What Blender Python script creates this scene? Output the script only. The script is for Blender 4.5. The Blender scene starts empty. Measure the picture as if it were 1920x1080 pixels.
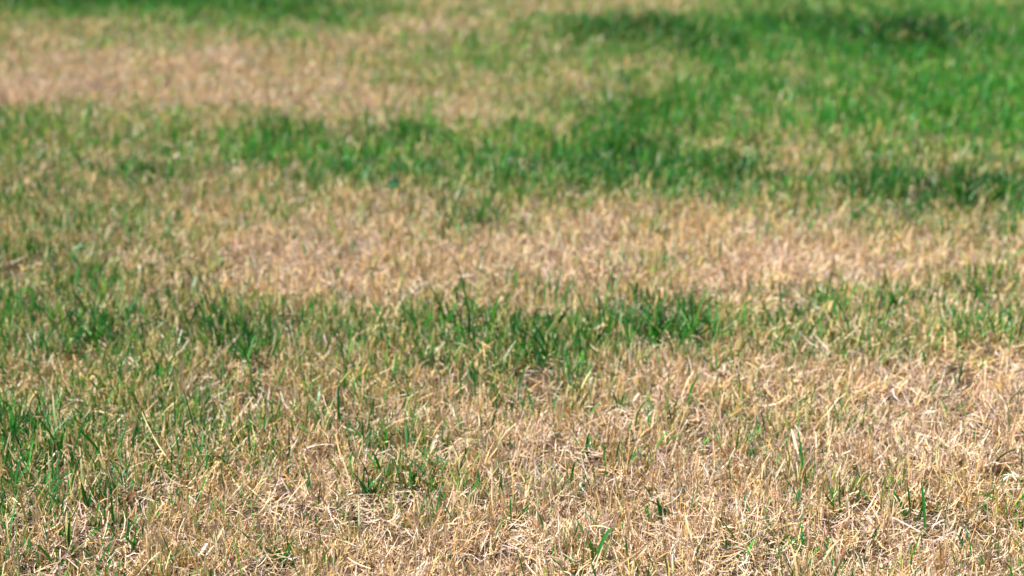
import bpy, math
import numpy as np
from mathutils import Vector

scene = bpy.context.scene
R = math.radians
rng = np.random.default_rng(20240611)

# ------------------------------------------------------------------ camera, sky, sun, exposure
CAM_H, LENS, PITCH = 1.0, 55.0, 17.24
FPX = LENS / 36.0 * 1920.0
cam_data = bpy.data.cameras.new('camera')
cam = bpy.data.objects.new('camera', cam_data)
scene.collection.objects.link(cam)
cam.location = (0, 0, CAM_H)
cam.rotation_euler = (R(90 - PITCH), 0, 0)
cam_data.lens = LENS
cam_data.sensor_width = 36
cam_data.clip_start = 0.05
cam_data.clip_end = 1000
cam_data.dof.use_dof = True
cam_data.dof.focus_distance = 2.19
cam_data.dof.aperture_fstop = 3.4
cam_data.dof.aperture_blades = 0
scene.camera = cam

SUN_EL, SUN_AZ = 57.0, 262.0          # azimuth clockwise from +Y (the way the camera looks)
world = bpy.data.worlds.new('World')
scene.world = world
world.use_nodes = True
wn = world.node_tree.nodes
sky = wn.new('ShaderNodeTexSky')
sky.sky_type = 'NISHITA'
sky.sun_disc = False
sky.sun_elevation = R(SUN_EL)
sky.sun_rotation = R(SUN_AZ)
wn['Background'].inputs['Strength'].default_value = 0.052
world.node_tree.links.new(sky.outputs['Color'], wn['Background'].inputs['Color'])
sd = bpy.data.lights.new('sun', 'SUN')
sd.energy = 5.0
sd.angle = R(0.53)
sd.color = (1.0, 0.955, 0.89)
sun = bpy.data.objects.new('sun', sd)
scene.collection.objects.link(sun)
sv = Vector((math.sin(R(SUN_AZ)) * math.cos(R(SUN_EL)), math.cos(R(SUN_AZ)) * math.cos(R(SUN_EL)), math.sin(R(SUN_EL))))
sun.rotation_euler = sv.to_track_quat('Z', 'Y').to_euler()
sun.location = (2, 3, 6)
scene.view_settings.view_transform = 'Standard'
scene.view_settings.look = 'None'
scene.view_settings.exposure = 1.18
scene.view_settings.gamma = 1.0
scene.cycles.max_bounces = 4
scene.cycles.diffuse_bounces = 2
scene.cycles.debug_use_spatial_splits = True
scene.cycles.transmission_bounces = 4
scene.cycles.use_denoising = True
scene.cycles.denoiser = 'OPENIMAGEDENOISE'
scene.cycles.denoising_input_passes = 'RGB_ALBEDO_NORMAL'
scene.cycles.denoising_prefilter = 'ACCURATE'
scene.cycles.use_adaptive_sampling = False

# ------------------------------------------------------------------ helpers
CP, SP = math.cos(R(PITCH)), math.sin(R(PITCH))

def at(px, py, z=0.0):
    """Point at height z that stands at pixel (px, py) of the 1920 x 1080 photograph."""
    u, v = (px - 960) / FPX, (540 - py) / FPX
    d = (u, CP + v * SP, -SP + v * CP)
    t = (z - CAM_H) / d[2]
    return np.array((d[0] * t, d[1] * t, z))

def to_px(x, y, z):
    """The inverse of at(): where on the surveyed plan a lawn point lies."""
    dz = z - CAM_H
    depth = y * CP - dz * SP
    up = y * SP + dz * CP
    return 960 + FPX * x / depth, 540 - FPX * up / depth

def _hash(ix, iy, seed):
    h = (ix.astype(np.int64) * 374761393 + iy.astype(np.int64) * 668265263 + seed * 2147483647) & 0xFFFFFFFF
    h = ((h ^ (h >> 13)) * 1274126177) & 0xFFFFFFFF
    h = (h ^ (h >> 16)) & 0xFFFFFFFF
    return h / 4294967295.0

def vnoise(x, y, size, seed):
    x = np.asarray(x, float) / size; y = np.asarray(y, float) / size
    ix, iy = np.floor(x), np.floor(y)
    fx, fy = x - ix, y - iy
    fx, fy = fx * fx * (3 - 2 * fx), fy * fy * (3 - 2 * fy)
    a, b = _hash(ix, iy, seed), _hash(ix + 1, iy, seed)
    c, d = _hash(ix, iy + 1, seed), _hash(ix + 1, iy + 1, seed)
    return (a * (1 - fx) + b * fx) * (1 - fy) + (c * (1 - fx) + d * fx) * fy      # 0..1

def ground_z(x, y):
    return (0.030 * (vnoise(x, y, 1.3, 5) - .5) + 0.016 * (vnoise(x, y, .45, 6) - .5) + 0.010 * (vnoise(x, y, .13, 7) - .5))

def tag(o, label=None, cat=None, group=None, kind=None):
    if label: o['label'] = label
    if cat: o['category'] = cat
    if group: o['group'] = group
    if kind: o['kind'] = kind
    return o

# ------------------------------------------------------------------ how green the lawn is, surveyed on the photograph's ground plane
COLS = np.arange(16) * 120 + 60
PLAN = '''0 8887654333356666
18 5667753333466678
38 3356652345776787
62 3345543556888898
88 2332323555678997
112 2121233545467887
145 1121223445566788
175 1221112345766788
205 3323221235767788
235 4445655446755678
265 5445676666743567
295 5444666677833456
325 4454466678775654
352 4444455556665676
385 5543333322333244
430 5543222222222233
480 5543111211211233
518 5543212322212233
548 6555433333334555
586 6766656666655544
626 5667555666645322
668 4345443452222111
712 5454333222222211
770 6654343222333221
820 6554343233332222
870 5543233232221122
920 4443243222112232
980 3432232232222332
1050 3332311222122222'''.split('\n')
ROWS = np.array([float(r.split()[0]) for r in PLAN])
GRID = np.array([[int(c) for c in r.split()[1]] for r in PLAN], float) / 9.0

def greenness(x, y):
    x, y = (x + .22 * (vnoise(x, y, .42, 41) - .5) + .10 * (vnoise(x, y, .13, 42) - .5),      # ragged patch edges
            y + .42 * (vnoise(x, y, .42, 43) - .5) + .16 * (vnoise(x, y, .13, 44) - .5))
    px, py = to_px(x, y, 0.022)
    cx = np.clip((px - 60) / 120, 0, 14.999)
    ry = np.clip(np.interp(py, ROWS, np.arange(len(ROWS))), 0, len(ROWS) - 1.001)
    i, j = cx.astype(int), ry.astype(int)
    fx, fy = cx - i, ry - j
    g = (GRID[j, i] * (1 - fx) + GRID[j, i + 1] * fx) * (1 - fy) + (GRID[j + 1, i] * (1 - fx) + GRID[j + 1, i + 1] * fx) * fy
    return g * np.interp(py, [520, 640], [1, .80])

# dense dark green swards, px/py/half width/half height on the photograph's ground plane
SWARDS = ((1700, 72, 130, 26, 1.49), (1200, 60, 110, 26, 1.00), (1540, 50, 120, 24, 0.79), (1310, 88, 100, 18, 0.79), (560, 22, 150, 16, 0.55), (180, 2, 200, 12, 0.66), (1800, 352, 140, 20, 0.94), (1620, 340, 70, 30, 0.56),
          (1190, 285, 90, 34, 0.59), (560, 245, 80, 34, 0.46), (760, 240, 90, 26, 0.39), (1170, 200, 90, 34, 0.46), (1385, 312, 45, 24, 0.75),
          (440, 633, 75, 40, 0.55), (190, 618, 60, 26, 0.48), (340, 603, 70, 26, 0.42), (1010, 643, 90, 34, 0.40), (1265, 606, 80, 36, 0.45), (1690, 553, 60, 26, 0.48), (1840, 538, 60, 24, 0.42),
          (30, 830, 50, 50, 0.12), (120, 770, 60, 30, 0.12), (700, 900, 50, 34, 0.24), (170, 950, 40, 36, 0.24), (640, 800, 70, 26, 0.24), (895, 412, 26, 18, 0.56), (60, 465, 40, 20, 0.37), (290, 325, 60, 18, 0.47), (740, 628, 40, 30, 0.27))

def sward(x, y):
    px, py = to_px(x, y, 0.022)
    s_ = np.zeros_like(px)
    for cx, cy, rx, ry, a in SWARDS:
        s_ = np.maximum(s_, a * np.exp(-.5 * (((px - cx) / rx) ** 2 + ((py - cy) / ry) ** 2) * 1.6))
    return s_

# ------------------------------------------------------------------ materials
def blade_material(name, rough, transl, spec):
    m = bpy.data.materials.new(name)
    m.use_nodes = True
    nt = m.node_tree
    n, l = nt.nodes, nt.links
    p = n['Principled BSDF']
    out = n['Material Output']
    at_ = n.new('ShaderNodeAttribute'); at_.attribute_name = 'col'
    tc = n.new('ShaderNodeNewGeometry')
    nz = n.new('ShaderNodeTexNoise'); nz.inputs['Scale'].default_value = 420; nz.inputs['Detail'].default_value = 2
    l.new(tc.outputs['Position'], nz.inputs['Vector'])
    mr = n.new('ShaderNodeMapRange'); mr.inputs['From Min'].default_value = .3; mr.inputs['From Max'].default_value = .7
    mr.inputs['To Min'].default_value = .78; mr.inputs['To Max'].default_value = 1.18
    l.new(nz.outputs['Fac'], mr.inputs['Value'])
    mx = n.new('ShaderNodeVectorMath'); mx.operation = 'SCALE'
    l.new(at_.outputs['Color'], mx.inputs[0]); l.new(mr.outputs['Result'], mx.inputs['Scale'])
    l.new(mx.outputs['Vector'], p.inputs['Base Color'])
    p.inputs['Roughness'].default_value = rough
    p.inputs['Specular IOR Level'].default_value = spec
    tr = n.new('ShaderNodeBsdfTranslucent')
    l.new(mx.outputs['Vector'], tr.inputs['Color'])
    ms = n.new('ShaderNodeMixShader'); ms.inputs['Fac'].default_value = transl
    l.new(p.outputs['BSDF'], ms.inputs[1]); l.new(tr.outputs['BSDF'], ms.inputs[2])
    l.new(ms.outputs['Shader'], out.inputs['Surface'])
    return m

M_GREEN = blade_material('green_blade', .42, .28, .36)
M_STRAW = blade_material('straw_blade', .55, .22, .3)
M_THATCH = blade_material('thatch_litter', .8, .08, .12)

def ground_material():
    m = bpy.data.materials.new('soil_and_thatch')
    m.use_nodes = True
    n, l = m.node_tree.nodes, m.node_tree.links
    p = n['Principled BSDF']
    g = n.new('ShaderNodeNewGeometry')
    a = n.new('ShaderNodeTexNoise'); a.inputs['Scale'].default_value = 90; a.inputs['Detail'].default_value = 6; a.inputs['Roughness'].default_value = .7
    b = n.new('ShaderNodeTexNoise'); b.inputs['Scale'].default_value = 1.1; b.inputs['Detail'].default_value = 4
    l.new(g.outputs['Position'], a.inputs['Vector']); l.new(g.outputs['Position'], b.inputs['Vector'])
    r = n.new('ShaderNodeValToRGB')
    r.color_ramp.elements[0].position = .3; r.color_ramp.elements[0].color = (.045, .03, .02, 1)
    r.color_ramp.elements[1].position = .75; r.color_ramp.elements[1].color = (.13, .09, .055, 1)
    l.new(a.outputs['Fac'], r.inputs['Fac'])
    r2 = n.new('ShaderNodeValToRGB')
    r2.color_ramp.elements[0].position = .45; r2.color_ramp.elements[0].color = (0, 0, 0, 1)
    r2.color_ramp.elements[1].position = .6; r2.color_ramp.elements[1].color = (1, 1, 1, 1)
    l.new(b.outputs['Fac'], r2.inputs['Fac'])
    at_ = n.new('ShaderNodeAttribute'); at_.attribute_name = 'far'
    mul = n.new('ShaderNodeMath'); mul.operation = 'MULTIPLY'
    l.new(r2.outputs['Color'], mul.inputs[0]); l.new(at_.outputs['Fac'], mul.inputs[1])
    mx = n.new('ShaderNodeMix'); mx.data_type = 'RGBA'
    mx.inputs['B'].default_value = (.06, .13, .03, 1)
    l.new(mul.outputs['Value'], mx.inputs['Factor']); l.new(r.outputs['Color'], mx.inputs['A'])
    l.new(mx.outputs['Result'], p.inputs['Base Color'])
    p.inputs['Roughness'].default_value = .95
    p.inputs['Specular IOR Level'].default_value = .1
    bp = n.new('ShaderNodeBump'); bp.inputs['Strength'].default_value = .8; bp.inputs['Distance'].default_value = .006
    l.new(a.outputs['Fac'], bp.inputs['Height']); l.new(bp.outputs['Normal'], p.inputs['Normal'])
    return m

# ------------------------------------------------------------------ ground: one sheet to the horizon, fine under the lawn in view
def build_ground():
    core_x = np.arange(-4.5, 4.5001, .05)
    core_y = np.arange(0.6, 12.001, .05)
    ext = np.array([1, 3, 8, 20, 60, 150, 400.])
    xs = np.concatenate([-4.5 - ext[::-1], core_x, 4.5 + ext])
    ys = np.concatenate([0.6 - ext[::-1], core_y, 12 + ext])
    X, Y = np.meshgrid(xs, ys)
    fade = np.clip(1 - (np.maximum(np.abs(X) - 4.5, 0) + np.maximum(Y - 12, 0) + np.maximum(.6 - Y, 0)) / 10, 0, 1)
    Z = ground_z(X, Y) * fade
    V = np.stack([X, Y, Z], -1).reshape(-1, 3)
    nx, ny = len(xs), len(ys)
    idx = np.arange(nx * ny).reshape(ny, nx)
    F = np.stack([idx[:-1, :-1], idx[:-1, 1:], idx[1:, 1:], idx[1:, :-1]], -1).reshape(-1, 4)
    me = mesh_np('ground', V, F)
    fa = me.attributes.new('far', 'FLOAT', 'POINT')
    far = np.clip((Y - 9) / 2, 0, 1).reshape(-1)
    fa.data.foreach_set('value', far.astype(np.float32))
    me.materials.append(ground_material())
    o = bpy.data.objects.new('ground', me)
    scene.collection.objects.link(o)
    tag(o, 'dry brown soil and thatch under the patchy lawn', 'ground', kind='structure')

def mesh_np(name, V, F, col=None):
    me = bpy.data.meshes.new(name)
    nv, nf = len(V), len(F)
    me.vertices.add(nv); me.vertices.foreach_set('co', np.ascontiguousarray(V, np.float32).ravel())
    k = F.shape[1]
    me.loops.add(nf * k); me.loops.foreach_set('vertex_index', np.ascontiguousarray(F, np.int32).ravel())
    me.polygons.add(nf)
    me.polygons.foreach_set('loop_start', np.arange(0, nf * k, k, dtype=np.int32))
    me.polygons.foreach_set('use_smooth', np.ones(nf, bool))
    if col is not None:
        c = me.attributes.new('col', 'FLOAT_COLOR', 'POINT')
        rgba = np.ones((nv, 4), np.float32); rgba[:, :3] = col
        c.data.foreach_set('color', rgba.ravel())
    me.update(calc_edges=True)
    return me

# ------------------------------------------------------------------ blades
def blade_arrays(root, az, tilt, curve, length, width, twist, c0, c1, segs, blunt, wob=None, c_pow=1.0):
    """Flat tapering ribbons: n blades, segs quads each. Returns vertices, faces, colours."""
    n = len(az)
    s = np.linspace(0, 1, segs + 1)
    ds = length / segs
    pos = np.zeros((n, segs + 1, 3)); pos[:, 0] = root
    axis = np.zeros((n, segs + 1, 3))
    for i in range(segs + 1):
        th = tilt + curve * s[i]
        aa = az + (wob * s[i] if wob is not None else 0)
        axis[:, i] = np.stack([np.sin(th) * np.cos(aa), np.sin(th) * np.sin(aa), np.cos(th)], -1)
        if i:
            pos[:, i] = pos[:, i - 1] + (axis[:, i] + axis[:, i - 1]) * .5 * ds[:, None]
    perp = np.stack([-np.sin(az), np.cos(az), np.zeros(n)], -1)[:, None, :]
    nrm = np.cross(axis, np.broadcast_to(perp, axis.shape))
    tw = (twist[:, None] * (0.5 + s[None, :]))[..., None]
    side = perp * np.cos(tw) + nrm * np.sin(tw)
    prof = np.where(s[None, :] < .55, 0.8 + .2 * s[None, :] / .55, 1 - (1 - blunt[:, None]) * ((s[None, :] - .55) / .45) ** 1.4)
    w = (width[:, None] * prof * .5)[..., None]
    V = np.stack([pos - side * w, pos + side * w], 2).reshape(n, -1, 3)
    base = np.arange(n)[:, None] * (2 * (segs + 1))
    q = []
    for i in range(segs):
        a = 2 * i
        q.append(np.stack([base + a, base + a + 1, base + a + 3, base + a + 2], -1))
    F = np.concatenate(q, 1).reshape(-1, 4)
    t = (s ** c_pow)[None, :, None]
    C = c0[:, None, :] * (1 - t) + c1[:, None, :] * t
    C = np.repeat(C[:, :, None, :], 2, 2).reshape(-1, 3)
    return V.reshape(-1, 3), F, C

def join(parts):
    Vs, Fs, Cs, off = [], [], [], 0
    for V, F, C in parts:
        Vs.append(V); Fs.append(F + off); Cs.append(C); off += len(V)
    return np.concatenate(Vs), np.concatenate(Fs), np.concatenate(Cs)

STRAW = np.array([(.76, .55, .24), (.81, .66, .41), (.70, .50, .31), (.62, .53, .45), (.34, .205, .105), (.69, .43, .14), (.83, .75, .58), (.58, .42, .23)])
STRAW_P = np.array([.26, .20, .16, .08, .11, .09, .02, .08])
BEIGE = np.array([(.77, .61, .44), (.70, .55, .42), (.83, .71, .54), (.62, .54, .48), (.78, .58, .31), (.40, .28, .18)])
BEIGE_P = np.array([.26, .20, .18, .10, .13, .13])
HALF = np.array([(.52, .50, .14), (.62, .55, .22), (.40, .44, .10), (.30, .38, .07), (.68, .56, .25)])
HALF_P = np.array([.27, .25, .18, .14, .16])
GREEN = np.array([(.034, .252, .020), (.017, .182, .031), (.062, .300, .020), (.023, .206, .050), (.135, .340, .028), (.012, .120, .019)])
GREEN_P = np.array([.28, .20, .20, .12, .13, .07])
DARK_P = np.array([.20, .30, .05, .18, .05, .22])      # nearer grass draws deeper greens: its duller light is put into the colour

def pick(pal, p, n, r=rng, jit=.12):
    c = pal[r.choice(len(pal), n, p=p / p.sum())]
    return np.clip(c * (1 + r.normal(0, jit, (n, 1))) * (1 + r.normal(0, .05, (n, 3))), .005, .9)

def weathering(x, y):
    """Old straw greys and rots unevenly: a tint that drifts over a hand's breadth."""
    t = np.clip(1.6 * (.6 * vnoise(x, y, .12, 71) + .4 * vnoise(x, y, .04, 72)) - .3, 0, 1)[:, None]
    return np.array([1.02, .96, .91]) * (1 - t) + np.array([.94, .91, .97]) * t

def hollow(x, y):
    """Small gaps where the turf has opened down to the soil."""
    return (.6 * vnoise(x, y, .05, 61) + .4 * vnoise(x, y, .11, 62)) > .71

def scatter(y0, y1, dens, clump, margin):
    """Clumped roots on the part of the lawn between y0 and y1 that the lens takes in, plus a margin."""
    wmax = 960 / FPX * (y1 * CP + CAM_H * SP) + margin
    n = int(2 * wmax * (y1 - y0) * dens / clump)
    x = rng.uniform(-wmax, wmax, n); y = rng.uniform(y0, y1, n)
    keep = np.abs(x) < 960 / FPX * (y * CP + CAM_H * SP) + margin
    return x[keep], y[keep]

def clump_fields(x, y):
    g = greenness(x, y)
    nz = .55 * vnoise(x, y, .055, 11) + .45 * vnoise(x, y, .16, 12) - .5
    nz2 = vnoise(x, y, .5, 13) - .5
    gg = np.clip(g * 1.06 - .05 + (1.0 * nz + .15 * nz2) * np.clip(.25 + g, 0, .75), 0, 1)
    sw = sward(x, y)
    gg = np.clip(gg + .40 * sw * (.45 + 1.3 * (nz + .4)), 0, 1)
    return g, gg, sw

OPEN = np.array(((1118, 1054), (1575, 969), (1703, 972), (1724, 988), (1614, 952), (838, 614), (885, 612), (914, 630), (1033, 634), (1136, 634), (1000, 692), (1225, 652), (1295, 645), (462, 690), (185, 655), (1505, 640), (1665, 592), (1838, 578), (1162, 778), (1300, 768), (1340, 705), (1100, 858), (1046, 830), (695, 937), (775, 925), (725, 850), (835, 848), (966, 985), (1230, 988), (163, 962), (187, 1002), (112, 1066), (246, 1036), (322, 906), (533, 1064), (496, 1066), (590, 992), (1402, 1056), (1362, 1036), (1450, 1034), (1627, 1030), (1872, 914), (20, 838), (110, 870), (60, 490)), float)      # where single tufts stand clear of the other grass

def open_ground(x, y):
    """1 where grass grows as it likes, towards 0 just at and in front of the tufts that stand clear."""
    f = np.ones_like(x)
    for px, py in OPEN:
        b = at(px, py, 0.0)
        d = ((x - b[0]) / .026) ** 2 + ((y - b[1] + .035) / .048) ** 2
        f = np.minimum(f, np.clip((d - .5) / 1.0, 0, 1))
    return f

def lawn(y0, y1, dens, segs, wmul, margin, per=9):
    x, y = scatter(y0, y1, dens, per, margin)
    g, gg, sw = clump_fields(x, y)
    k = rng.poisson(per, len(x)).clip(2)
    ci = np.repeat(np.arange(len(x)), k)
    n = len(ci)
    rad = rng.gamma(2., .0075, n); ang = rng.uniform(0, 2 * np.pi, n)
    bx, by = x[ci] + rad * np.cos(ang), y[ci] + rad * np.sin(ang)
    G, S, Gs = gg[ci], sw[ci], g[ci]
    opn = open_ground(bx, by) if y0 < 4.6 else np.ones(n)
    keep = (rng.random(n) < .25 + .75 * opn) & ~(hollow(bx, by) & (rng.random(n) < .8))
    bx, by, ang, G, S, Gs, ci, opn = bx[keep], by[keep], ang[keep], G[keep], S[keep], Gs[keep], ci[keep], opn[keep]
    n = len(bx)
    isg = rng.random(n) < (np.clip(.86 * G ** 1.3, 0, .70) if y1 < 4.5 else np.clip(.94 * G ** 1.2, 0, .88))
    flat = np.clip(2.2 * (vnoise(bx, by, .19, 51) - .5), 0, 1)      # trodden, matted spots
    out = []
    hm = (.85 + .4 * rng.random(len(x)))[ci] * (.55 + .45 * opn)
    for kind in (0, 1):
        m = isg == bool(kind)
        c = m.sum()
        lush = G[m]
        rootz = ground_z(bx[m], by[m]) - .003
        root = np.stack([bx[m], by[m], rootz], -1)
        az = ang[m] + rng.normal(0, .9, c)
        if kind:
            L = (.019 + .020 * lush + rng.gamma(2.2, .0074, c)) * hm[m]
            W = (.0014 + rng.gamma(2.2, .00068, c)).clip(0, .0050) * wmul
            tilt = np.abs(rng.normal(.10, .22, c)); curve = rng.gamma(1.6, .28, c)
            L *= 1 + .25 * S[m]
            c1 = pick(GREEN, DARK_P if y1 < 4.5 else GREEN_P, c) * (1 - .60 * S[m]).clip(.25, 1)[:, None]
            c0 = c1 * np.array([1.7, 1.15, 1.2])
            dry = rng.random(c) < .22 * (1.2 - lush)
            c1[dry] = pick(STRAW, STRAW_P, dry.sum()) * .9
            tw = rng.normal(0, .9, c); bl = rng.uniform(.08, .55, c); pw = np.where(dry, 1.8, 1)[0]
        else:
            L = np.minimum(.013 + .011 * lush + rng.gamma(2.0, .0084, c), .056) * hm[m]
            W = (.0008 + rng.gamma(2.0, .00042, c)).clip(0, .0034) * wmul
            tilt = np.abs(rng.normal(.10, .40, c)) + .75 * flat[m] * rng.random(c); curve = rng.normal(.2, .45, c)
            c1 = pick(STRAW, STRAW_P, c)
            # the deadest ground is bleached to a pinkish beige
            bare = rng.random(c) < np.clip(.85 - 3.2 * Gs[m], 0, .7)
            c1[bare] = pick(BEIGE, BEIGE_P, bare.sum())
            # straw among living grass is only half dry and keeps a yellow-green cast
            half = rng.random(c) < np.clip((1.15 if y1 < 4.5 else 1.4) * (.5 * Gs[m] + .5 * lush) - .12, 0, .8)
            c1[half] = pick(HALF, HALF_P, half.sum())
            c1 = np.clip(c1 * weathering(bx[m], by[m]), .005, .88)
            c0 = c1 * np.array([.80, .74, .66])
            grn = rng.random(c) < .25 * lush
            c0[grn] = np.array([.10, .19, .04])
            tw = rng.normal(0, 1.2, c); bl = rng.uniform(.25, .9, c)
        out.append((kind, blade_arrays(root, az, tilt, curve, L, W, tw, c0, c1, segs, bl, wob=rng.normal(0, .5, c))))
    return out

def litter(y0, y1, dens, segs, wmul, margin):
    """Fallen straw bits that lie across each other between the stems."""
    x, y = scatter(y0, y1, dens, 1, margin)
    k = (rng.random(len(x)) > .75 * greenness(x, y)) & ~(hollow(x, y) & (rng.random(len(x)) < .6))
    x, y = x[k], y[k]
    n = len(x)
    pile = vnoise(x, y, .07, 31)
    root = np.stack([x, y, ground_z(x, y) + .001 + rng.gamma(1.5, .0040, n) * (.4 + 1.2 * pile)], -1)
    L = np.minimum(.014 + rng.gamma(2, .0105, n), .046); W = (.0006 + rng.gamma(2.0, .00034, n)).clip(0, .0024) * wmul
    tilt = np.pi / 2 - np.abs(rng.normal(0, .32, n)); curve = rng.normal(.05, .6, n)
    c = np.where(rng.random((n, 1)) < .72, pick(BEIGE, BEIGE_P, n), pick(STRAW, STRAW_P, n)) * .84 * weathering(x, y)
    swirl = 12.566 * vnoise(x, y, .16, 52) + rng.normal(0, .9, n) + np.pi * (rng.random(n) < .5)
    return blade_arrays(root, swirl, tilt, curve, L, W, rng.normal(0, .7, n), c, c, segs, rng.uniform(.4, 1, n), wob=rng.normal(0, .9, n))

# ------------------------------------------------------------------ build the lawn
build_ground()

green_parts, straw_parts = [], []
for band in ((1.45, 2.1, 34000, 4, .88, .25), (2.1, 3.0, 30000, 4, .94, .32), (3.0, 4.4, 20000, 3, 1.1, .4), (4.4, 6.4, 13500, 2, 1.35, .5), (6.4, 9.4, 8500, 2, 1.65, .6)):
    for kind, arr in lawn(*band):
        (green_parts if kind else straw_parts).append(arr)

def stuff(name, parts, mat, label, cat):
    V, F, C = join(parts)
    me = mesh_np(name, V, F, C)
    me.materials.append(mat)
    o = bpy.data.objects.new(name, me)
    scene.collection.objects.link(o)
    print(name, 'triangles', len(F) * 2)
    return tag(o, label, cat, kind='stuff')

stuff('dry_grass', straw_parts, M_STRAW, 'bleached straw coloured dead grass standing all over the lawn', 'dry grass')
stuff('green_grass', green_parts, M_GREEN, 'living green grass growing in irregular patches across the lawn', 'green grass')

thatch_parts = [litter(*b) for b in ((1.45, 2.5, 25000, 3, 1.0, .25), (2.5, 3.8, 15000, 2, 1.2, .35), (3.8, 6.0, 9000, 1, 1.7, .5), (6.0, 9.6, 4500, 1, 2.4, .6))]
stuff('thatch', thatch_parts, M_THATCH, 'tangled fallen straw thatch lying between the standing grass', 'thatch')

# the same lawn going on outside the frame: small sods laid by geometry nodes
def build_surrounding_lawn():
    coll = bpy.data.collections.new('lawn_sods')
    r = np.random.default_rng(5)
    for i in range(6):
        parts = []
        for kind, n in ((0, 700 - 90 * i), (1, 40 + 110 * i), (2, 500)):
            rr = .17 * np.sqrt(r.random(n)); a = r.uniform(0, 6.283, n)
            root = np.stack([rr * np.cos(a), rr * np.sin(a), np.zeros(n) - .003], -1)
            az = r.uniform(0, 6.283, n)
            if kind == 1:
                c = pick(GREEN, GREEN_P, n, r)
                parts.append(blade_arrays(root, az, np.abs(r.normal(.1, .25, n)), r.gamma(1.6, .28, n), .035 + r.gamma(2.2, .009, n), .0042 * np.ones(n), r.normal(0, .9, n), c, c, 2, r.uniform(.1, .5, n)))
            else:
                c = pick(STRAW, STRAW_P, n, r)
                t = np.abs(r.normal(.1, .42, n)) if kind == 0 else np.pi / 2 - np.abs(r.normal(0, .3, n))
                root[:, 2] += .006 * (kind == 2)
                parts.append(blade_arrays(root, az, t, r.normal(.2, .45, n), .014 + r.gamma(2, .0095, n), .0030 * np.ones(n), r.normal(0, 1, n), c * .85, c, 2, r.uniform(.3, .9, n)))
        V, F, C = join(parts)
        me = mesh_np('lawn_sod', V, F, C); me.materials.append(M_STRAW)
        coll.objects.link(bpy.data.objects.new('lawn_sod_%d' % i, me))
    xs, ys = np.meshgrid(np.arange(-6, 6, .19), np.arange(.5, 12.2, .19))
    x = xs.ravel() + r.uniform(-.06, .06, xs.size); y = ys.ravel() + r.uniform(-.06, .06, xs.size)
    half = 960 / FPX * (y * CP + CAM_H * SP)
    marg = np.interp(y, [1.45, 2.1, 3, 4.4, 6.4, 9.4], [.25, .25, .32, .4, .5, .6]) - .02
    inside = (np.abs(x) < half + marg) & (y > 1.46) & (y < 9.38)
    k = ~inside & (np.abs(x) < half + 1.9)
    x, y = x[k], y[k]
    g = np.clip(greenness(x, y) + .5 * (vnoise(x, y, .5, 81) - .5), 0, .999)
    me = bpy.data.meshes.new('surrounding_grass')
    me.vertices.add(len(x)); me.vertices.foreach_set('co', np.stack([x, y, ground_z(x, y)], -1).astype(np.float32).ravel())
    ia = me.attributes.new('sod', 'INT', 'POINT'); ia.data.foreach_set('value', (g ** 1.7 * 6).astype(np.int32))
    me.update()
    o = bpy.data.objects.new('surrounding_grass', me)
    scene.collection.objects.link(o)
    ng = bpy.data.node_groups.new('lay_sods', 'GeometryNodeTree')
    ng.interface.new_socket('Geometry', in_out='INPUT', socket_type='NodeSocketGeometry')
    ng.interface.new_socket('Geometry', in_out='OUTPUT', socket_type='NodeSocketGeometry')
    n, l = ng.nodes, ng.links
    gi, go = n.new('NodeGroupInput'), n.new('NodeGroupOutput')
    ci = n.new('GeometryNodeCollectionInfo'); ci.inputs['Collection'].default_value = coll
    ci.inputs['Separate Children'].default_value = True; ci.inputs['Reset Children'].default_value = True
    iop = n.new('GeometryNodeInstanceOnPoints'); iop.inputs['Pick Instance'].default_value = True
    rv = n.new('FunctionNodeRandomValue'); rv.data_type = 'FLOAT_VECTOR'
    rv.inputs[0].default_value = (0, 0, 0); rv.inputs[1].default_value = (0, 0, 6.283)
    na = n.new('GeometryNodeInputNamedAttribute'); na.data_type = 'INT'; na.inputs['Name'].default_value = 'sod'
    l.new(gi.outputs[0], iop.inputs['Points']); l.new(ci.outputs[0], iop.inputs['Instance'])
    l.new(rv.outputs[0], iop.inputs['Rotation']); l.new(na.outputs['Attribute'], iop.inputs['Instance Index'])
    l.new(iop.outputs[0], go.inputs[0])
    o.modifiers.new('sods', 'NODES').node_group = ng
    tag(o, 'mixed green and dry grass where the lawn goes on at its edges', 'grass', kind='stuff')
build_surrounding_lawn()

# ------------------------------------------------------------------ tufts, single blades and straws that can be told apart
def point_on(px, py, Y):
    """Point in the upright plane Y that stands at pixel (px, py)."""
    u, v = (px - 960) / FPX, (540 - py) / FPX
    t = Y / (CP + v * SP)
    return np.array((u * t, Y, CAM_H + (-SP + v * CP) * t))

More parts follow.
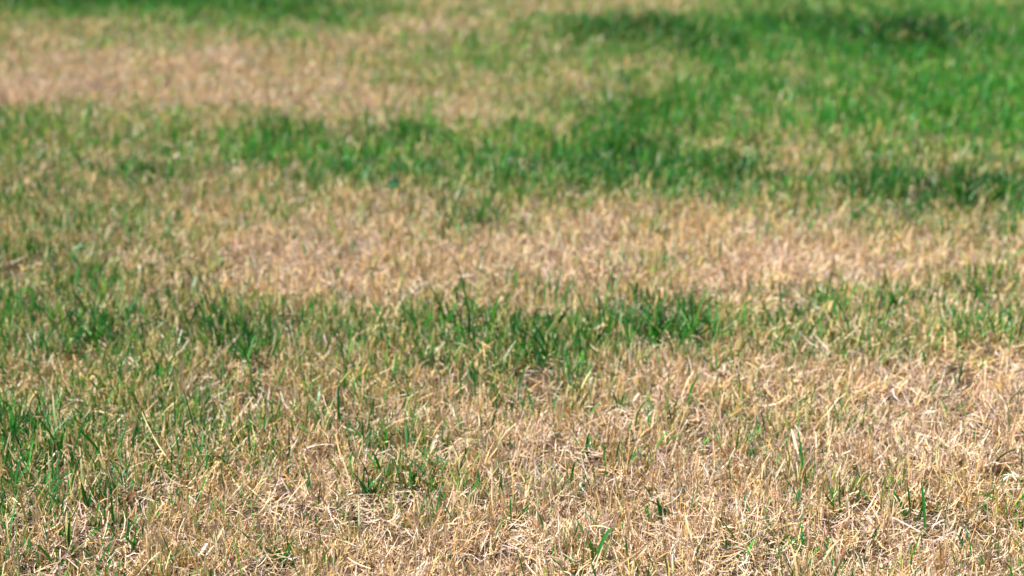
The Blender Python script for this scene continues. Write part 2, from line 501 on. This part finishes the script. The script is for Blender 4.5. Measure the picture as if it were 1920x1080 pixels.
def folded_blade(name, p0, p1, p2, width, c0, c1, mat, parent=None, blunt=.12, fold=.35, nodes=7, roll=0.0):
    """One leaf blade along a bent path p0-p1-p2, creased along its middle."""
    t = np.linspace(0, 1, nodes)[:, None]
    P = (1 - t) ** 2 * p0 + 2 * t * (1 - t) * p1 + t ** 2 * p2
    D = np.gradient(P, axis=0); D /= np.linalg.norm(D, axis=1)[:, None] + 1e-9
    view = np.array((math.sin(roll), -math.cos(roll), .35))
    side = np.cross(D, view); side /= np.linalg.norm(side, axis=1)[:, None] + 1e-9
    nr = np.cross(side, D)
    s = t[:, 0]
    w = width * .5 * np.where(s < .5, .65 + .7 * s, 1 - (1 - blunt) * ((s - .5) / .5) ** 1.6)
    w = w[:, None]
    V = np.stack([P - side * w + nr * w * fold, P, P + side * w + nr * w * fold], 1).reshape(-1, 3)
    F = []
    for i in range(nodes - 1):
        a = 3 * i
        F += [(a, a + 1, a + 4, a + 3), (a + 1, a + 2, a + 5, a + 4)]
    C = np.asarray(c0) * (1 - t) + np.asarray(c1) * t
    me = mesh_np(name, V, np.array(F), np.repeat(C, 3, 0))
    me.materials.append(mat)
    o = bpy.data.objects.new(name, me)
    scene.collection.objects.link(o)
    if parent: o.parent = parent
    return o

trng = np.random.default_rng(77)

def tuft(base, tips, label, n=0, height=.06, spread=.03, foot=.012, width=.0042, dark=1.0, group=None, lean=0.0):
    """Green tuft rooted at a pixel; tips are pixels that its blades reach, n more blades stand around them."""
    b = at(base[0], base[1], 0.0); b[2] = float(ground_z(b[0], b[1]))
    b = at(base[0], base[1], b[2])
    e = bpy.data.objects.new('grass_tuft', None); e.location = b; e.empty_display_size = .02
    scene.collection.objects.link(e)
    tag(e, label, 'grass tuft', group)
    ends = []
    for tp in tips:
        q = point_on(tp[0], tp[1], b[1] + trng.uniform(-.012, .012)) - b
        ends.append((q, (tp[2] if len(tp) > 2 else 1.0) * width))
    for _ in range(n):
        a = trng.uniform(0, 6.283); r = spread * math.sqrt(trng.random())
        h = height * trng.uniform(.55, 1.1)
        ends.append((np.array((r * math.cos(a) + lean, r * math.sin(a), h)), width * trng.uniform(.7, 1.15)))
    for q, w in ends:
        p0 = np.array((trng.normal(0, foot * .45), trng.normal(0, foot * .45), -.004)) + np.array((q[0], q[1], 0)) * .12
        p1 = p0 * .55 + q * .45 + np.array((-(q[0]) * .22, -(q[1]) * .22, .18 * abs(q[2])))
        c1 = pick(GREEN[:4], GREEN_P[:4], 1, trng)[0] * dark
        c0 = c1 * np.array((1.5, 1.15, 1.1))
        if trng.random() < .12: c1 = np.array((.42, .33, .12))
        folded_blade('blade', p0, p1, q, w, c0, c1, M_GREEN, e, blunt=trng.uniform(.08, .4), roll=trng.normal(0, .6))
    far = b[1] / 2.2
    for _ in range(1 + len(ends) // 4):                      # last year's leaves, dried at the foot of the tuft
        a = trng.uniform(0, 6.283); r = trng.uniform(.012, .03) + foot * .4
        q = np.array((r * math.cos(a), r * math.sin(a), trng.uniform(.012, .035)))
        p0 = np.array((q[0] * .15, q[1] * .15, -.003))
        c = pick(STRAW, STRAW_P, 1, trng)[0]
        folded_blade('withered_blade', p0, p0 * .5 + q * .5 + np.array((0, 0, .012)), q, .0022 * far ** .5, c * .8, c, M_STRAW, e, blunt=.4, roll=trng.normal(0, .8))
    for _ in range(max(1, len(ends) // 5)):                  # pale sheath that the blades leave
        p0 = np.array((trng.normal(0, foot * .4), trng.normal(0, foot * .4), -.004))
        q = p0 + np.array((trng.normal(0, .003), trng.normal(0, .003), .018))
        folded_blade('sheath', p0, (p0 + q) / 2, q, .0034 * far ** .5, np.array((.55, .47, .30)), np.array((.22, .30, .09)), M_GREEN, e, blunt=.7, fold=.9, nodes=4)
    return e

def straw(pts, label, width=.0026, col=(.72, .57, .36), z=(0.004, .03, .02), name='straw', cat='straw', mat=M_STRAW, blunt=.5, rolled=0.0):
    """Long stalk through three pixels, each at its own height above the ground."""
    P = []
    for (px, py), h in zip(pts, z):
        q = at(px, py, h); P.append(at(px, py, h + float(ground_z(q[0], q[1]))))
    p1 = 2 * P[1] - .5 * (P[0] + P[2])
    o = folded_blade(name, P[0] * 0, p1 - P[0], P[2] - P[0], width, np.array(col) * .85, col, mat, None, blunt=blunt, nodes=10, roll=rolled)
    o.location = P[0]
    return tag(o, label, cat)

tuft((1118, 1054), [(1147, 989, 1.3), (1147, 1014, 1.1), (1105, 1011, 1.0), (1109, 1028, .8), (1118, 1021, .6), (1096, 1004, .7)], 'fresh green tuft fanned like a V in the bare straw at the bottom centre')
tuft((1575, 969), [(1541, 917, .9), (1554, 911), (1561, 885, .6), (1573, 882, .6), (1584, 933), (1570, 929, .8), (1548, 930, .8), (1566, 921, .7)], 'slender dark green upright tuft at the lower right beside pale broken straws', dark=.8, width=.0036)
tuft((1703, 972), [(1678, 926, 1.2), (1700, 899, .8), (1690, 950, .7), (1716, 930, .7)], 'open green tuft with one broad blade leaning out to the left, lower right', dark=.85)
tuft((1724, 988), [(1727, 903, 1.0), (1738, 930, .6), (1745, 925, .6)], 'tall straight green blade with two short ones, rightmost of the lower right tufts', dark=.9)
tuft((1614, 952), [(1606, 925, .7), (1616, 893, .8)], 'two thin bent green blades standing between two tufts at the lower right', dark=.95, width=.0034)
tuft((838, 614), [(802, 531, 1.1), (822, 548, .8), (853, 540, .9), (862, 570), (829, 575)], 'splayed blue-green tuft at the left end of the central long-bladed row', dark=.8, n=5, height=.05)
tuft((885, 612), [(853, 484, .9), (869, 549, 1.1), (884, 560), (896, 566)], 'tall tuft with a thin stem rising left, second in the central row', dark=.85, n=4, height=.045)
tuft((914, 630), [(945, 540, 1.3), (961, 569, .9), (925, 575), (899, 580)], 'central row tuft with one wide bright blade leaning right', dark=.9, n=6, height=.045)
tuft((1033, 634), [(1088, 502, 1.0), (1073, 572, 1.2), (1050, 560), (1024, 572), (1062, 590, 1.2)], 'central row tuft with one very long blade slanting to the right over straw', dark=.8, n=8, height=.05)
tuft((1136, 634), [(1118, 544, 1.1), (1150, 572), (1128, 580), (1143, 590)], 'right end tuft of the central row with a curved blade leaning left', dark=.8, n=7, height=.05)
tuft((1000, 692), [(985, 640), (1003, 632), (1018, 640), (972, 650)], 'dense dark tuft below the central row, in the middle of the lawn', dark=.72, n=18, height=.05, spread=.05, foot=.04)
tuft((1225, 652), [(1210, 590), (1230, 580), (1240, 592)], 'dark thick tuft just right of the middle, left of a matching one', dark=.68, n=22, height=.06, spread=.05, foot=.04)
tuft((1295, 645), [(1330, 538, .9), (1300, 575), (1285, 580), (1312, 580)], 'dark thick tuft with one tall blade leaning right, right of the middle', dark=.68, n=20, height=.06, spread=.05, foot=.04)
tuft((462, 690), [(452, 625), (466, 620), (478, 630)], 'dark upright tuft closing the green patch at the left of the middle', dark=.68, n=18, height=.055, spread=.035, foot=.03)
tuft((185, 655), [(180, 598), (195, 602)], 'dark green tuft inside the left-hand green patch', dark=.72, n=16, height=.055, spread=.04, foot=.03)
tuft((1505, 640), [(1553, 586, 1.1), (1520, 600)], 'long dark blade lying far over to the right above dry grass', dark=.72, n=3, height=.035)
tuft((1665, 592), [(1655, 535), (1672, 540), (1690, 545)], 'dark green tuft at the right edge patch, nearer the middle', dark=.7, n=14, height=.06, spread=.045, foot=.03)
tuft((1838, 578), [(1830, 535), (1846, 530), (1860, 545)], 'dark green tuft at the right edge patch, nearer the border', dark=.72, n=14, height=.055, spread=.045, foot=.03)
tuft((1800, 394), [(1790, 340), (1812, 338)], 'very dark tall tuft at the lower fringe of the lush patch on the right', dark=.5, n=34, height=.085, spread=.07, foot=.06, width=.0055)
tuft((1868, 390), [(1860, 340), (1875, 345)], 'dark tuft beside the very dark one, closest to the right border', dark=.55, n=28, height=.08, spread=.06, foot=.05, width=.0055)
tuft((895, 428), [(890, 392), (905, 394)], 'small lone dark tuft in the middle of the wide dry band', dark=.75, n=12, height=.055, spread=.035, foot=.02)
tuft((1384, 332), [(1375, 292), (1395, 296)], 'dark tuft standing apart between pale straw and lush green on the right', dark=.6, n=24, height=.08, spread=.06, foot=.05, width=.0055)
tuft((1660, 96), [], 'dark mound of tall grass far back at the upper right, left half', dark=.5, n=40, height=.13, spread=.14, foot=.12, width=.008)
tuft((1745, 98), [], 'dark mound of tall grass far back at the upper right, right half', dark=.5, n=40, height=.13, spread=.14, foot=.12, width=.008)
tuft((1162, 778), [(1147, 733, 1.0), (1158, 738), (1172, 736), (1186, 752, .8), (1150, 755, .7)], 'small green tuft in dry grass right below the middle', dark=.75, width=.0038)
tuft((1300, 768), [(1299, 718, 1.3), (1306, 738, .8)], 'broad upright blue-green blade with a shorter one, right of centre', dark=.8)
tuft((1340, 705), [(1343, 664, .9), (1330, 675, .8), (1366, 668, .8)], 'three small crossing green blades in straw right of the middle', dark=.8)
tuft((1100, 858), [(1090, 838), (1104, 812, 1.2), (1110, 830), (1075, 820, .8), (1118, 845, .7)], 'ragged green tuft in straw a little right of centre, above the V-shaped one', dark=.8, n=3, height=.035)
tuft((1046, 830), [(1042, 800, .8), (1055, 805), (1030, 795, .7)], 'thin green sprout left of the ragged green tuft', dark=.85, width=.0034)
tuft((695, 937), [(661, 886, .9), (690, 892), (705, 896), (716, 905), (682, 905)], 'dark green tuft low left of centre, the left one of a pair', dark=.72, n=8, height=.04, spread=.025)
tuft((775, 925), [(802, 880, .9), (764, 888), (781, 892), (789, 898)], 'dark green tuft low left of centre, the right one of a pair', dark=.75, n=6, height=.04, spread=.02)
tuft((725, 850), [(727, 805, 1.3), (715, 815), (740, 812), (705, 828)], 'dark green tuft directly above the low pair left of centre', dark=.7, n=7, height=.04, spread=.025)
tuft((835, 848), [(842, 806, 1.2), (829, 820)], 'single straight dark green blade with a stub, above the lower centre', dark=.75)
tuft((966, 985), [(955, 926, .8), (972, 952), (936, 966, .7), (990, 946, .8)], 'loose green tuft around a dark gap in the thatch at the lower centre', dark=.8, width=.0034, n=3, height=.035)
tuft((1230, 988), [(1231, 934, 1.2), (1211, 948, .8), (1245, 940, .9)], 'little three-bladed bright green sprout at the lower centre right', width=.0038)
tuft((163, 962), [(152, 905, 1.4), (141, 930, .8), (170, 925, .7), (158, 920)], 'broad dark green blade tuft low on the left', dark=.72)
tuft((187, 1002), [(187, 938, 1.0), (196, 960, .8), (180, 958)], 'upright dark tuft low on the left, just below the broad-bladed one', dark=.68, n=3, height=.04)
tuft((112, 1066), [(66, 1020, 1.0), (96, 1010, 1.1), (116, 1040, .9), (128, 1048, .7)], 'green tuft with crossing blades in the lower left corner', dark=.8)
tuft((246, 1036), [(235, 985, 1.3), (262, 974, .8), (231, 1004)], 'green tuft with a leaf bent right, right of the lower left corner', dark=.85)
tuft((322, 906), [(287, 857, 1.4), (323, 840, .9), (304, 862), (310, 880, .8)], 'green tuft with a broad leaf and a thin stem left of the long pale straw', dark=.85)
tuft((533, 1064), [(524, 1030), (548, 1018, .9), (556, 1008, .8), (541, 1034, 1.2), (518, 1028, .8)], 'green tuft at the bottom edge left of centre', dark=.8, n=4, height=.035)
tuft((496, 1066), [(485, 1021, 1.4)], 'single broad dark green blade at the bottom edge left of centre', dark=.72)
tuft((590, 992), [(574, 960, 1.1), (594, 965, .7)], 'short green blade leaning left in pale straw, lower left of centre', dark=.8)
tuft((1402, 1056), [(1413, 1012, 1.1), (1391, 1030, .8)], 'thin green blade leaning right low on the right of centre', dark=.85)
tuft((1362, 1036), [(1360, 998, .9), (1370, 1012, .7)], 'short upright green blade left of the thin right-leaning one', dark=.85)
tuft((1450, 1034), [(1451, 1000, 1.2), (1482, 1002, 1.0), (1437, 1010, .7)], 'low green tuft with a flat leaf reaching right, lower right', dark=.8)
tuft((1627, 1030), [(1651, 982, 1.3), (1612, 1000, .8)], 'broad green leaf arching right at the bottom right', dark=.85)
tuft((1872, 914), [(1904, 860, 1.3), (1880, 880, .7)], 'broad dark green leaf slanting right beside the right border', dark=.75)
tuft((20, 838), [(32, 782, 1.0), (8, 770), (18, 790), (44, 800)], 'tall green tuft touching the left border', dark=.85, n=10, height=.06, spread=.03, foot=.02)
tuft((110, 870), [(70, 782, .9), (100, 800), (118, 812)], 'green tuft with a long blade leaning left, near the left border', dark=.8, n=8, height=.05, spread=.03)
tuft((60, 490), [(50, 440), (70, 446)], 'blurred dark tuft at the left border above the middle', dark=.75, n=12, height=.06, spread=.04, foot=.02)

straw([(350, 897), (302, 842), (266, 772)], 'long thin pale straw arching up to the left, lower left', z=(.006, .035, .055), width=.0017, col=(.62, .52, .28))
straw([(255, 1046), (285, 1022), (326, 1009)], 'curved straw lying flat near the bottom left', z=(.012, .024, .02), width=.0034)
straw([(402, 838), (440, 790), (474, 744)], 'thick pale straw bowed to the right, left of centre', z=(.006, .03, .045), width=.0036)
straw([(806, 852), (812, 832), (820, 815)], 'broad pale stub of straw standing beside a dark green blade', z=(.006, .02, .032), width=.0050, col=(.78, .68, .52), blunt=.9)
straw([(1205, 812), (1209, 788), (1226, 768)], 'white curled straw right below the middle', z=(.008, .026, .036), width=.0034, col=(.80, .74, .62))
straw([(1372, 722), (1385, 748), (1400, 775)], 'pale straw slanting down to the right, right of the middle', z=(.05, .03, .008), width=.0030)
straw([(1484, 805), (1494, 845), (1505, 878)], 'long broad pale straw falling to the right, lower right', z=(.05, .03, .006), width=.0038, col=(.76, .62, .40), blunt=.3)
straw([(848, 712), (888, 672), (930, 636)], 'golden straw slanting up right below the central green row', z=(.004, .028, .05), width=.0034, col=(.70, .46, .17))
straw([(783, 618), (795, 634), (812, 652)], 'short pale straw left of the central green row', z=(.045, .03, .012), width=.0040)
straw([(1175, 790), (1190, 772), (1203, 762)], 'yellow straw leaning right above the white curled one', z=(.006, .022, .03), width=.0030, col=(.72, .52, .22))
straw([(1140, 1072), (1190, 1038), (1222, 1012)], 'long straight straw slanting up right at the bottom, right of the V-shaped tuft', z=(.012, .03, .03), width=.0028)
straw([(1500, 928), (1520, 940), (1534, 958)], 'pale straw slanting down beside the slender upright tuft', z=(.03, .02, .008), width=.0032, col=(.78, .64, .46))
straw([(1588, 985), (1589, 965), (1590, 940)], 'short thick whitish straw standing upright right of the slender tuft', z=(.003, .02, .04), width=.0050, col=(.72, .62, .50), blunt=.8)
straw([(370, 1042), (380, 1030), (388, 1018)], 'white chip of straw near the bottom left', z=(.014, .018, .02), width=.0046, col=(.80, .76, .68), blunt=.9)
straw([(620, 1030), (626, 1045), (634, 1062)], 'white stub of straw at the bottom, left of centre', z=(.03, .02, .008), width=.0042, col=(.80, .75, .66), blunt=.9)
straw([(238, 940), (246, 930), (254, 922)], 'small brown withered leaf between green blades, lower left', z=(.018, .028, .026), width=.0085, col=(.22, .11, .05), name='dead_leaf', cat='dead leaf', blunt=.3)
straw([(728, 348), (738, 342), (748, 338)], 'single broad blue-green weed leaf at the border of green and dry grass', z=(.03, .05, .05), width=.020, col=(.035, .15, .06), name='weed_leaf', cat='leaf', mat=M_GREEN, blunt=.25)
